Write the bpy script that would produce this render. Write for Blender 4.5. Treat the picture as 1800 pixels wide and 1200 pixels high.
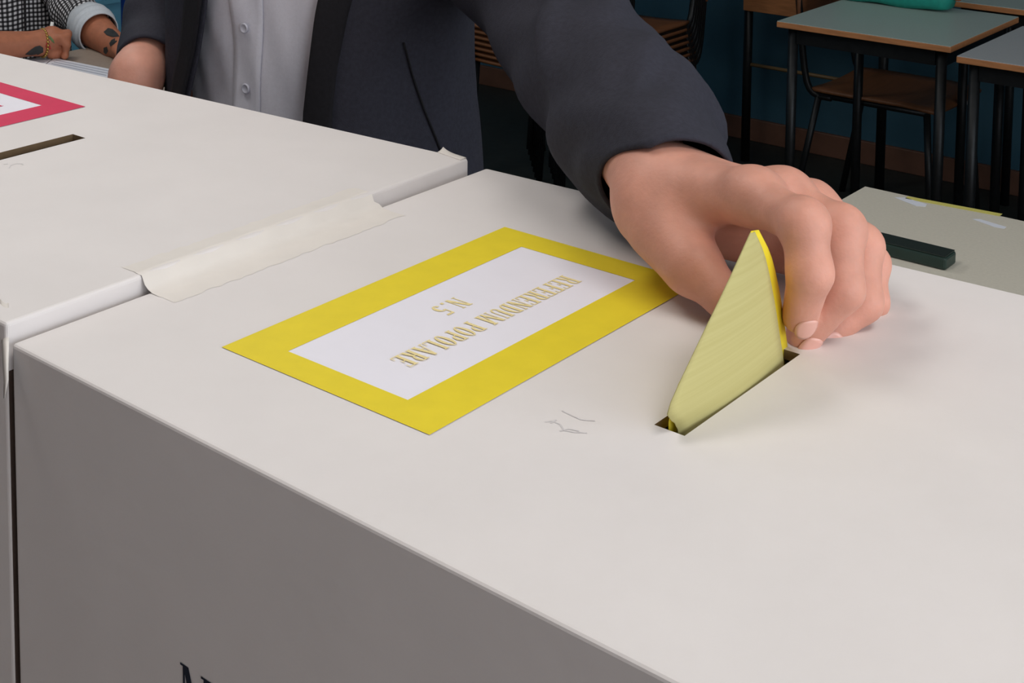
import bpy, bmesh, math, random
import numpy as np
from mathutils import Vector, Matrix, noise

for o in list(bpy.data.objects): bpy.data.objects.remove(o)
S = bpy.context.scene
C = S.collection
random.seed(4)

# ------------------------------------------------------------------ camera
CX, CY, HOR, ZC = 610.0, -245.0, -490.0, 1.60
_d = CY - HOR
F = math.sqrt((2980 - CX) * (2215 + CX) - _d * _d)
PITCH = math.atan(_d / F)
cam_d = bpy.data.cameras.new('camera'); cam = bpy.data.objects.new('camera', cam_d); C.objects.link(cam)
cam.location = (0, 0, ZC); cam.rotation_euler = (math.pi / 2 - PITCH, 0, 0)
cam_d.sensor_width = 36; cam_d.lens = F / 1800 * 36
cam_d.shift_x = (900 - CX) / 1800; cam_d.shift_y = -(600 - CY) / 1800
cam_d.clip_start = 0.02
S.camera = cam
S.view_settings.view_transform = 'Standard'; S.view_settings.look = 'None'
S.view_settings.gamma = 1; S.view_settings.use_curve_mapping = False
S.view_settings.exposure = 0.25

RZ = -math.atan((2980 - CX) / math.hypot(F, _d))          # the room and all its furniture are turned by this angle
UD = np.array([math.sin(-RZ), math.cos(RZ), 0]); VD = np.array([math.cos(RZ), math.sin(RZ), 0])
def ray(px, py):
    x = (px - CX) / F; y = -(py - CY) / F; c, s = math.cos(PITCH), math.sin(PITCH)
    return np.array([x, c + y * s, -s + y * c])
O3 = np.array([0, 0, ZC])
def at(px, py, Z): r = ray(px, py); return O3 + r * ((Z - ZC) / r[2])
def P(px, py, dep): r = ray(px, py); return O3 + r * (dep / r[1])
def vu(p): return (float(p @ VD), float(p @ UD))
def W(v, u, z): return VD * v + UD * u + np.array([0, 0, z])
def onplane(px, py, v): r = ray(px, py); return O3 + r * (v / (r @ VD))   # vertical plane of constant v

# ------------------------------------------------------------------ world + big lights
wd = bpy.data.worlds.new('world'); S.world = wd; wd.use_nodes = True
bgn = wd.node_tree.nodes['Background']; bgn.inputs[0].default_value = (0.80, 0.87, 1.0, 1); bgn.inputs[1].default_value = 1.0
ROOM = dict(v0=-4.35, v1=2.3, u0=-2.6, u1=float(at(1330, 247, 0) @ UD), h=3.1)
def area(name, loc, rot, sx, sy, e, col):
    l = bpy.data.lights.new(name, 'AREA'); l.shape = 'RECTANGLE'; l.size = sx; l.size_y = sy; l.energy = e; l.color = col
    o = bpy.data.objects.new(name, l); C.objects.link(o); o.location = loc; o.rotation_euler = rot; return o
WINS = [(-1.9, -0.5), (-0.2, 1.2), (1.5, 2.9)]         # unseen windows beyond the right edge; the last added to light jacket and desks
for a, b in WINS:
    area('window_daylight', W(ROOM['v1'] - 0.03, (a + b) / 2, 1.85), (math.pi / 2, 0, RZ + math.pi / 2), b - a - .1, 1.5, 17, (0.90, 0.95, 1.0))
LAMPS = [(-1.5, 0.6), (0.6, 0.6), (-3.2, 1.7)]  # the last is an added, unseen lamp brightening the left wall and seated person
for v, u in LAMPS:
    area('ceiling_lamp_light', W(v, u, ROOM['h'] - .105), (0, 0, RZ), .55, 1.15, 13, (1.0, 0.955, 0.90))

# ------------------------------------------------------------------ materials
def lin(c): return tuple(((x / 255) / 12.92 if x / 255 < .04045 else ((x / 255 + .055) / 1.055) ** 2.4) for x in c)
MATS = {}
def mat(name, rgb, rough=.6, var=.08, scale=30, bump=0.0, bscale=200, metal=0, sss=0, spec=.5, stretch=None, coat=0):
    if name in MATS: return MATS[name]
    m = bpy.data.materials.new(name); m.use_nodes = True; nt = m.node_tree; b = nt.nodes['Principled BSDF']; MATS[name] = m
    col = lin(rgb) + (1,)
    tc = nt.nodes.new('ShaderNodeTexCoord'); mp = nt.nodes.new('ShaderNodeMapping'); nt.links.new(tc.outputs['Object'], mp.inputs[0])
    if stretch: mp.inputs['Scale'].default_value = stretch
    n = nt.nodes.new('ShaderNodeTexNoise'); n.inputs['Scale'].default_value = scale; n.inputs['Detail'].default_value = 4
    nt.links.new(mp.outputs[0], n.inputs['Vector'])
    r = nt.nodes.new('ShaderNodeValToRGB'); nt.links.new(n.outputs[0], r.inputs[0])
    r.color_ramp.elements[0].position = .3; r.color_ramp.elements[1].position = .7
    r.color_ramp.elements[0].color = tuple(max(0, c * (1 - var)) for c in col[:3]) + (1,)
    r.color_ramp.elements[1].color = tuple(min(1, c * (1 + var)) for c in col[:3]) + (1,)
    nt.links.new(r.outputs[0], b.inputs['Base Color'])
    b.inputs['Roughness'].default_value = rough; b.inputs['Metallic'].default_value = metal; b.inputs['Specular IOR Level'].default_value = spec
    if coat: b.inputs['Coat Weight'].default_value = coat
    if sss:
        b.inputs['Subsurface Weight'].default_value = sss; b.inputs['Subsurface Radius'].default_value = (1, .35, .2); b.inputs['Subsurface Scale'].default_value = .006
    if bump:
        n2 = nt.nodes.new('ShaderNodeTexNoise'); n2.inputs['Scale'].default_value = bscale; n2.inputs['Detail'].default_value = 3
        nt.links.new(mp.outputs[0], n2.inputs['Vector'])
        bp = nt.nodes.new('ShaderNodeBump'); bp.inputs['Strength'].default_value = bump; bp.inputs['Distance'].default_value = .002
        nt.links.new(n2.outputs[0], bp.inputs['Height']); nt.links.new(bp.outputs[0], b.inputs['Normal'])
    return m
def gingham(name, dark, light, period):
    m = bpy.data.materials.new(name); m.use_nodes = True; nt = m.node_tree; b = nt.nodes['Principled BSDF']; MATS[name] = m
    uv = nt.nodes.new('ShaderNodeUVMap'); sp = nt.nodes.new('ShaderNodeSeparateXYZ'); nt.links.new(uv.outputs[0], sp.inputs[0])
    outs = []
    for ax in (0, 1):
        mm = nt.nodes.new('ShaderNodeMath'); mm.operation = 'MULTIPLY'; mm.inputs[1].default_value = 2 * math.pi / period; nt.links.new(sp.outputs[ax], mm.inputs[0])
        si = nt.nodes.new('ShaderNodeMath'); si.operation = 'SINE'; nt.links.new(mm.outputs[0], si.inputs[0])
        g = nt.nodes.new('ShaderNodeMath'); g.operation = 'GREATER_THAN'; g.inputs[1].default_value = 0.1; nt.links.new(si.outputs[0], g.inputs[0]); outs.append(g)
    ad = nt.nodes.new('ShaderNodeMath'); ad.operation = 'ADD'; nt.links.new(outs[0].outputs[0], ad.inputs[0]); nt.links.new(outs[1].outputs[0], ad.inputs[1])
    dv = nt.nodes.new('ShaderNodeMath'); dv.operation = 'MULTIPLY'; dv.inputs[1].default_value = .5; nt.links.new(ad.outputs[0], dv.inputs[0])
    r = nt.nodes.new('ShaderNodeValToRGB'); r.color_ramp.elements[0].color = lin(light) + (1,); r.color_ramp.elements[1].color = lin(dark) + (1,)
    e = r.color_ramp.elements.new(.5); e.color = lin(tuple(.25 * a + .75 * c for a, c in zip(light, dark))) + (1,)
    r.color_ramp.interpolation = 'CONSTANT'; r.color_ramp.elements[1].position = .4; r.color_ramp.elements[2].position = .9
    nt.links.new(dv.outputs[0], r.inputs[0]); nt.links.new(r.outputs[0], b.inputs['Base Color']); b.inputs['Roughness'].default_value = .9
    return m

CARTON = mat('white_carton', (228, 223, 222), .62, .02, 14, .10, 90, spec=.3)
KRAFT = mat('brown_carton_inside', (120, 98, 72), .9, .1, 60)
PAPERW = mat('label_white', (238, 236, 246), .7, .01, 40)
YEL = mat('label_yellow', (236, 214, 40), .6, .03, 60)
YELTXT = mat('lettering_yellow', (240, 222, 162), .7, .08, 900)
RED = mat('label_red', (214, 36, 84), .6, .04, 60)
TAPE = mat('cream_paper_tape', (229, 223, 217), .6, .02, 40, .05, 120)
INK = mat('navy_ink', (30, 36, 54), .6, .1, 100)
PENCIL = mat('pencil_mark', (211, 207, 208), .8, .1, 300)
SUIT = mat('charcoal_wool', (50, 50, 60), .85, .14, 260, .25, 900, spec=.25)
LINING = mat('black_facing', (32, 31, 35), .85, .12, 260, .2, 900, spec=.2)
SHIRT = mat('white_cotton', (205, 204, 214), .85, .03, 300, .12, 1200, spec=.2)
BUTTON = mat('shirt_button', (190, 190, 202), .4, .03, 100)
SKIN = mat('skin', (210, 152, 133), .52, .09, 55, .12, 420, sss=.25, spec=.4)
SKIN2 = mat('skin_tanned', (176, 112, 84), .55, .1, 60, .1, 400, sss=.15, spec=.35)
NAIL = mat('nail', (226, 172, 158), .28, .03, 100, spec=.6)
HAIR = mat('dark_hair', (38, 28, 22), .5, .3, 300, .4, 600)
SHOE = mat('black_leather', (20, 19, 19), .35, .1, 60)
STEEL = mat('dark_metal_tube', (34, 36, 38), .42, .15, 60, metal=.6)
PLY = mat('plywood', (120, 76, 46), .5, .14, 9, .05, 60, stretch=(1, 9, 9))
WOODEDGE = mat('beech_edge', (178, 120, 76), .55, .15, 20, stretch=(1, 8, 8))
LAMG = mat('grey_green_laminate', (178, 192, 186), .4, .04, 160)
LAMB = mat('grey_laminate', (188, 190, 192), .4, .04, 160)
BEIGE = mat('beige_laminate', (216, 209, 194), .5, .04, 200)
TAUPE = mat('taupe_laminate', (158, 144, 132), .5, .05, 150)
TEALC = mat('teal_fabric', (30, 152, 136), .6, .08, 80, .2, 500)
GREEN = mat('dark_green_plastic', (30, 50, 44), .45, .06, 60)
SHEET = mat('printed_sheet', (226, 228, 238), .8, .02, 90)
PRINT = mat('faint_grey_print', (176, 180, 196), .8, .1, 300)
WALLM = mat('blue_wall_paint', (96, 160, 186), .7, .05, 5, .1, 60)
DKBLUE = mat('dark_blue_paint', (14, 52, 132), .5, .05, 6)
BASEB = mat('brown_skirting', (104, 72, 56), .55, .15, 12)
FLOORM = mat('grey_green_floor', (40, 43, 40), .6, .18, 26, .05, 60)
PLASTER = mat('white_plaster', (232, 230, 224), .85, .02, 8, .1, 40)
WHITEM = mat('white_enamel', (226, 226, 224), .4, .02, 30)
TATTOO = mat('tattoo_ink', (44, 46, 46), .6, .2, 80)
TATGR = mat('tattoo_green', (92, 118, 70), .6, .2, 80)
TATRD = mat('tattoo_red', (176, 52, 48), .6, .2, 80)
GOLD = mat('gold_beads', (190, 156, 84), .3, .2, 200, metal=.8)
GREYP = mat('grey_socket_plate', (170, 172, 172), .5, .04, 40)
DARKRED = mat('dark_red_fabric', (96, 34, 30), .8, .1, 60)

# ------------------------------------------------------------------ helpers
def tag(o, label=None, cat=None, group=None, kind=None):
    for k, x in (('label', label), ('category', cat), ('group', group), ('kind', kind)):
        if x: o[k] = x
    return o
def empty(name, loc, rz=RZ, label=None, cat=None, group=None):
    o = bpy.data.objects.new(name, None); C.objects.link(o); o.location = [float(x) for x in loc]; o.rotation_euler = (0, 0, rz)
    o.empty_display_size = .05
    return tag(o, label, cat, group)
def link(name, me, m, parent=None, loc=None, rz=None, smooth=False):
    o = bpy.data.objects.new(name, me); C.objects.link(o)
    if m is not None and not me.materials: me.materials.append(m)
    if parent: o.parent = parent
    if loc is not None: o.location = [float(x) for x in loc]
    if rz is not None: o.rotation_euler = (0, 0, rz)
    if smooth:
        for p in me.polygons: p.use_smooth = True
    return o
def pyd(name, verts, faces, m, parent=None, sub=None, **k):
    if sub is not None: verts = [tuple(float(a - b) for a, b in zip(v, sub)) for v in verts]
    me = bpy.data.meshes.new(name); me.from_pydata([tuple(float(a) for a in v) for v in verts], [], faces); me.update()
    return link(name, me, m, parent, **k)
def bmo(name, bm, m, parent=None, **k):
    bmesh.ops.recalc_face_normals(bm, faces=bm.faces)
    me = bpy.data.meshes.new(name); bm.to_mesh(me); bm.free(); return link(name, me, m, parent, **k)
def bbox(bm, x0, x1, y0, y1, z0, z1, bev=0, seg=2):
    vs = [bm.verts.new((x, y, z)) for z in (z0, z1) for y in (y0, y1) for x in (x0, x1)]
    fs = [bm.faces.new([vs[i] for i in q]) for q in ((0, 2, 3, 1), (4, 5, 7, 6), (0, 1, 5, 4), (2, 6, 7, 3), (0, 4, 6, 2), (1, 3, 7, 5))]
    if bev:
        es = list({e for f in fs for e in f.edges}); bmesh.ops.bevel(bm, geom=es, offset=bev, segments=seg, affect='EDGES', profile=.5)
def box(name, x0, x1, y0, y1, z0, z1, m, parent=None, bev=0, **k):
    bm = bmesh.new(); bbox(bm, x0, x1, y0, y1, z0, z1, bev); return bmo(name, bm, m, parent, **k)
def frames(pts):
    pts = [Vector([float(a) for a in p]) for p in pts]; out = []; prev = None
    for i, p in enumerate(pts):
        t = (pts[min(i + 1, len(pts) - 1)] - pts[max(i - 1, 0)]).normalized()
        if prev is None:
            n = t.orthogonal().normalized() if abs(t.z) > .9 else t.cross(Vector((0, 0, 1))).normalized()
        else: n = (prev - t * prev.dot(t)).normalized()
        prev = n; out.append((p, t, n, t.cross(n)))
    return out
def tube_bm(bm, pts, r, seg=10, caps=True):
    rings = []
    for i, (p, t, n, b) in enumerate(frames(pts)):
        rr = r[i] if isinstance(r, (list, tuple)) else r
        rings.append([bm.verts.new(p + (n * math.cos(a) + b * math.sin(a)) * rr) for a in [2 * math.pi * k / seg for k in range(seg)]])
    for a, b in zip(rings, rings[1:]):
        for k in range(seg): bm.faces.new((a[k], a[(k + 1) % seg], b[(k + 1) % seg], b[k]))
    if caps: bm.faces.new(rings[0][::-1]); bm.faces.new(rings[-1])
def tube(name, pts, r, m, parent=None, seg=10, **k):
    bm = bmesh.new(); tube_bm(bm, pts, r, seg); return bmo(name, bm, m, parent, smooth=True, **k)
def catmull(pts, n):
    pts = np.array(pts, float); pp = np.vstack([2 * pts[0] - pts[1], pts, 2 * pts[-1] - pts[-2]]); out = []
    segs = len(pts) - 1
    for k in range(n):
        t = k / (n - 1) * segs; i = min(int(t), segs - 1); f = t - i
        a, b, c, d = pp[i], pp[i + 1], pp[i + 2], pp[i + 3]
        out.append(.5 * (2 * b + (c - a) * f + (2 * a - 5 * b + 4 * c - d) * f * f + (3 * b - a - 3 * c + d) * f ** 3))
    return np.array(out)
def gridmesh(name, pts, m, parent=None, closed=False, uv=None, thick=0, sub=None, off=-1):
    """pts[i][j]; uv in metres"""
    n, k = len(pts), len(pts[0]); verts = [pts[i][j] for i in range(n) for j in range(k)]; faces = []
    for i in range(n - 1):
        for j in range(k if closed else k - 1):
            j2 = (j + 1) % k; faces.append((i * k + j, i * k + j2, (i + 1) * k + j2, (i + 1) * k + j))
    o = pyd(name, verts, faces, m, parent, sub=sub, smooth=True); me = o.data
    if uv is not None:
        l = me.uv_layers.new(name='UVMap')
        for f in me.polygons:
            jj = [me.loops[li].vertex_index % k for li in f.loop_indices]; wrap = closed and (0 in jj) and (k - 1 in jj)
            for li in f.loop_indices:
                vi = me.loops[li].vertex_index; i, j = divmod(vi, k); x, y = uv[i][j]
                if wrap and j == 0: x = uv[i][k - 1][0] * k / (k - 1)
                l.data[li].uv = (x, y)
    if thick:
        md = o.modifiers.new('thickness', 'SOLIDIFY'); md.thickness = thick; md.offset = off
    return o
def copy_tree(o, parent=None):
    c = o.copy(); C.objects.link(c)
    if parent: c.parent = parent
    for ch in [x for x in C.objects if x.parent == o]: copy_tree(ch, c)
    return c

# --- implicit surfaces for bodies
def smin(a, b, k):
    h = np.maximum(k - np.abs(a - b), 0) / k; return np.minimum(a, b) - h * h * k * .25
def cone(p, a, b, ra, rb):
    a = np.asarray(a, float); b = np.asarray(b, float); ba = b - a; t = np.clip(((p - a) @ ba) / (ba @ ba), 0, 1)
    return np.linalg.norm(p - a - t[:, None] * ba, axis=1) - (ra + (rb - ra) * t)
def ellip(p, c, r, R=None):
    q = p - np.asarray(c, float)
    if R is not None: q = q @ R
    r = np.asarray(r, float); k0 = np.linalg.norm(q / r, axis=1); k1 = np.linalg.norm(q / (r * r), axis=1) + 1e-9
    return k0 * (k0 - 1) / k1
def chain(p, pts, rs, k=.004):
    d = None
    for i in range(len(pts) - 1):
        e = cone(p, pts[i], pts[i + 1], rs[i], rs[i + 1]); d = e if d is None else smin(d, e, k)
    return d
def nets(fn, lo, hi, h):
    lo = np.array(lo, float); n = np.ceil((np.array(hi) - lo) / h).astype(int) + 1
    ax = [lo[i] + h * np.arange(n[i]) for i in range(3)]
    g = np.stack(np.meshgrid(*ax, indexing='ij'), -1).reshape(-1, 3); d = np.empty(len(g))
    for s in range(0, len(g), 200000): d[s:s + 200000] = fn(g[s:s + 200000])
    d = d.reshape(n); sg = d < 0
    offs = [(i, j, k) for i in (0, 1) for j in (0, 1) for k in (0, 1)]
    sl = lambda a, o: a[o[0]:n[0] - 1 + o[0], o[1]:n[1] - 1 + o[1], o[2]:n[2] - 1 + o[2]]
    cnt = sum(sl(sg, o).astype(int) for o in offs); act = (cnt > 0) & (cnt < 8)
    idx = -np.ones(act.shape, int); cells = np.argwhere(act); idx[act] = np.arange(len(cells))
    acc = np.zeros((len(cells), 3)); num = np.zeros(len(cells))
    val = {o: sl(d, o)[act] for o in offs}
    for o in offs:
        for a in range(3):
            if o[a] == 0:
                o2 = list(o); o2[a] = 1; o2 = tuple(o2); da, db = val[o], val[o2]; cr = (da < 0) != (db < 0)
                t = np.where(cr, da / np.where(cr, da - db, 1), 0); pt = np.tile(np.array(o, float), (len(cells), 1)); pt[:, a] = t
                acc[cr] += pt[cr]; num[cr] += 1
    verts = lo + h * (cells + acc / num[:, None]); faces = []
    for a in range(3):
        b, c = (a + 1) % 3, (a + 2) % 3; s0 = [slice(None)] * 3; s1 = [slice(None)] * 3; s0[a] = slice(0, -1); s1[a] = slice(1, None)
        A, B = sg[tuple(s0)], sg[tuple(s1)]; e = np.argwhere(A != B)
        e = e[(e[:, b] > 0) & (e[:, c] > 0) & (e[:, b] < n[b] - 1) & (e[:, c] < n[c] - 1)]
        q = []
        for db, dc in ((0, 0), (-1, 0), (-1, -1), (0, -1)):
            f = e.copy(); f[:, b] += db; f[:, c] += dc; q.append(idx[f[:, 0], f[:, 1], f[:, 2]])
        q = np.stack(q, 1); fl = A[e[:, 0], e[:, 1], e[:, 2]]; q[~fl] = q[~fl][:, ::-1]; faces.append(q)
    return verts, np.vstack(faces)
def merge(parts):
    vs, fs, n = [], [], 0
    for v, f in parts: vs.append(v); fs.append(f + n); n += len(v)
    return np.vstack(vs), np.vstack(fs)

# --- serif lettering: polygons on a unit-height letter
def glyph(ch):
    t, h, s = .17, .05, .07; q = []
    R = lambda x0, y0, x1, y1: q.append([(x0, y0), (x1, y0), (x1, y1), (x0, y1)])
    D = lambda xa, xb, w, y0=0, y1=1: q.append([(xa, y0), (xa + w, y0), (xb + w, y1), (xb, y1)])
    def stem(x, w=t, top=True, bot=True):
        R(x, 0, x + w, 1)
        if bot: R(x - s, 0, x + w + s, h)
        if top: R(x - s, 1 - h, x + w + s, 1)
    def ring(cx, cy, rx, ry, tx, ty, a0, a1, n=12):
        P_ = [math.radians(a0 + (a1 - a0) * i / n) for i in range(n + 1)]
        for a, b in zip(P_, P_[1:]):
            q.append([(cx + rx * math.cos(a), cy + ry * math.sin(a)), (cx + rx * math.cos(b), cy + ry * math.sin(b)),
                      (cx + (rx - tx) * math.cos(b), cy + (ry - ty) * math.sin(b)), (cx + (rx - tx) * math.cos(a), cy + (ry - ty) * math.sin(a))])
    w = .56
    if ch in 'RP': stem(.07); R(.24, 1 - h, .34, 1); R(.24, .46, .34, .46 + h); ring(.34, .73, .2, .27, t * .9, h, -90, 90)
    if ch == 'R': D(.42, .28, t, 0, .48); R(.42, 0, .66, h); w = .64
    if ch in 'EF':
        stem(.07); R(.24, 1 - h, .54, 1); R(.49, .78, .54, 1); R(.24, .48, .42, .48 + h); R(.38, .4, .42, .62)
        if ch == 'E': R(.24, 0, .55, h); R(.5, 0, .55, .24)
    if ch == 'N': stem(.07, .055); stem(.5, .055, bot=False); D(.41, .07, t); w = .64
    if ch == 'D': stem(.07); R(.2, 1 - h, .32, 1); R(.2, 0, .32, h); ring(.32, .5, .27, .5, t, h, -90, 90); w = .62
    if ch == 'U':
        R(.07, .25, .07 + t, 1); R(0, 1 - h, .31, 1); R(.47, .25, .525, 1); R(.4, 1 - h, .6, 1); ring(.2975, .25, .2275, .25, .1, .06, 180, 360); w = .62
    if ch == 'M': stem(.07, .055); stem(.62, t, top=True); D(.34, .07, t * .9); D(.36, .66, .06); w = .86
    if ch == 'O': ring(.3, .5, .28, .51, t, h, 0, 360, 28); w = .62
    if ch == 'L': stem(.07); R(.24, 0, .55, h); R(.5, 0, .55, .26)
    if ch == 'A': D(.04, .24, .055); D(.42, .2, t); R(.14, .3, .48, .3 + h); R(-.02, 0, .16, h); R(.36, 0, .64, h); w = .64
    if ch == '.': R(.04, 0, .18, .14); w = .26
    if ch == '5': R(.12, .88, .48, 1); R(.1, .5, .16, 1); ring(.26, .31, .24, .31, t, .06, -150, 140); w = .52
    if ch == ' ': w = .34
    return q, w
def text_mesh(name, s, org, dx, dy, H, length, m, parent, nz=(0, 0, 1)):
    """flat lettering: origin, reading direction, up direction (unit vectors, local), letter height, total length"""
    tot = sum(glyph(c)[1] + .07 for c in s); fx = length / tot; vs, fs = [], []; x = 0
    org = np.array(org, float); dx = np.array(dx, float); dy = np.array(dy, float)
    for c in s:
        q, w = glyph(c)
        for poly in q:
            b = len(vs)
            for a, y in poly: vs.append(org + dx * (x + a) * fx + dy * y * H + np.array(nz) * b * 4e-7)
            f = list(range(b, b + 4)); nn = np.cross(vs[b + 1] - vs[b], vs[b + 2] - vs[b]); fs.append(f if nn @ np.array(nz) > 0 else f[::-1])
        x += w + .07
    return pyd(name, vs, fs, m, parent)

# ------------------------------------------------------------------ the room
R_ = ROOM
def struct(name, *a, m=None, parent=None):
    o = box(name, *a, m, parent); 
    if not parent: o.rotation_euler = (0, 0, RZ); tag(o, kind='structure')
    return o
struct('floor', R_['v0'] - .15, R_['v1'] + .15, R_['u0'] - .15, R_['u1'] + .15, -.1, 0, m=FLOORM)
struct('ceiling', R_['v0'] - .15, R_['v1'] + .15, R_['u0'] - .15, R_['u1'] + .15, R_['h'], R_['h'] + .1, m=PLASTER)
struct('wall_back', R_['v0'] - .15, R_['v1'] + .15, R_['u1'], R_['u1'] + .15, 0, R_['h'], m=mat('shaded_wall_teal', (44, 84, 102), .7, .06, 5))  # wall's shade put into its colour, darker than the left wall's blue
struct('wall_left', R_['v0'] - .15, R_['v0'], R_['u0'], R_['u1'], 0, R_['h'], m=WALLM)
struct('wall_front', R_['v0'] - .15, R_['v1'] + .15, R_['u0'] - .15, R_['u0'], 0, R_['h'], m=mat('bounce_tan', (176, 136, 114), .8, .03, 6))  # unseen wall; tan chosen to warm the light bounced onto the box front
bm = bmesh.new(); edges = [R_['u0']] + [x for w_ in WINS for x in w_] + [R_['u1']]
for i in range(len(edges) - 1):
    if i % 2 == 0: bbox(bm, R_['v1'], R_['v1'] + .15, edges[i], edges[i + 1], 0, R_['h'])
    else: bbox(bm, R_['v1'], R_['v1'] + .15, edges[i], edges[i + 1], 0, 1.05); bbox(bm, R_['v1'], R_['v1'] + .15, edges[i], edges[i + 1], 2.65, R_['h'])
tag(bmo('wall_right', bm, PLASTER, rz=RZ), kind='structure')
GLASS = bpy.data.materials.new('window_glass'); GLASS.use_nodes = True
nt = GLASS.node_tree; nt.nodes.clear(); om = nt.nodes.new('ShaderNodeOutputMaterial'); mx = nt.nodes.new('ShaderNodeMixShader'); tr = nt.nodes.new('ShaderNodeBsdfTransparent'); gl = nt.nodes.new('ShaderNodeBsdfGlossy')
gl.inputs['Roughness'].default_value = .02; mx.inputs[0].default_value = .06; nt.links.new(tr.outputs[0], mx.inputs[1]); nt.links.new(gl.outputs[0], mx.inputs[2]); nt.links.new(mx.outputs[0], om.inputs[0])
for i, (a, b) in enumerate(WINS):
    w_ = empty('window_%d' % (i + 1), (0, 0, 0)); w_['kind'] = 'structure'
    bm = bmesh.new(); x0, x1 = R_['v1'] + .04, R_['v1'] + .10
    for q in ((a, a + .06, 1.05, 2.65), (b - .06, b, 1.05, 2.65), ((a + b) / 2 - .04, (a + b) / 2 + .04, 1.11, 2.59)): bbox(bm, x0, x1, q[0], q[1], q[2], q[3])
    bbox(bm, x0, x1, a + .06, b - .06, 1.05, 1.11); bbox(bm, x0, x1, a + .06, b - .06, 2.59, 2.65)
    bmo('window_frame', bm, WHITEM, w_)
    for c0, c1 in ((a + .06, (a + b) / 2 - .04), ((a + b) / 2 + .04, b - .06)):
        box('pane', R_['v1'] + .068, R_['v1'] + .072, c0, c1, 1.11, 2.59, GLASS, w_)
tag(box('baseboard_back', R_['v0'] + .02, R_['v1'], R_['u1'] - .018, R_['u1'], 0, .085, BASEB, bev=.003, rz=RZ), kind='structure')
tag(box('baseboard_left', R_['v0'], R_['v0'] + .018, R_['u0'], R_['u1'] - .02, 0, .085, BASEB, bev=.003, rz=RZ), kind='structure')
for i, (v, u) in enumerate(LAMPS):
    L = empty('ceiling_lamp', W(v, u, R_['h'] - .09), RZ, ['white rectangular ceiling lamp above the red labelled box side', 'white rectangular ceiling lamp above the hand, nearer the windows', 'white ceiling lamp added unseen above the seated person to brighten the left side'][i], 'lamp', 'ceiling lamps')
    box('housing', -.30, .30, -.60, .60, 0, .09, WHITEM, L, .006)
# dark blue door panel on the left wall
pb = onplane(212, 20, R_['v0']); ub = float(pb @ UD)
dr = empty('door_1', W(R_['v0'], ub, 0)); dr['kind'] = 'structure'
box('door_leaf', 0, .05, 0, .95, 0.005, 2.1, DKBLUE, dr, .004)
box('door_handle', .05, .075, .84, .88, 1.0, 1.14, STEEL, dr, .005)
# wall seam strip of the panelling behind the seated person
ps = onplane(170, 4, R_['v0'])
tag(box('trim_1', R_['v0'], R_['v0'] + .012, R_['u0'], ub - .01, float(ps[2]) - .012, float(ps[2]) + .004, WALLM, rz=RZ), kind='structure')

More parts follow.
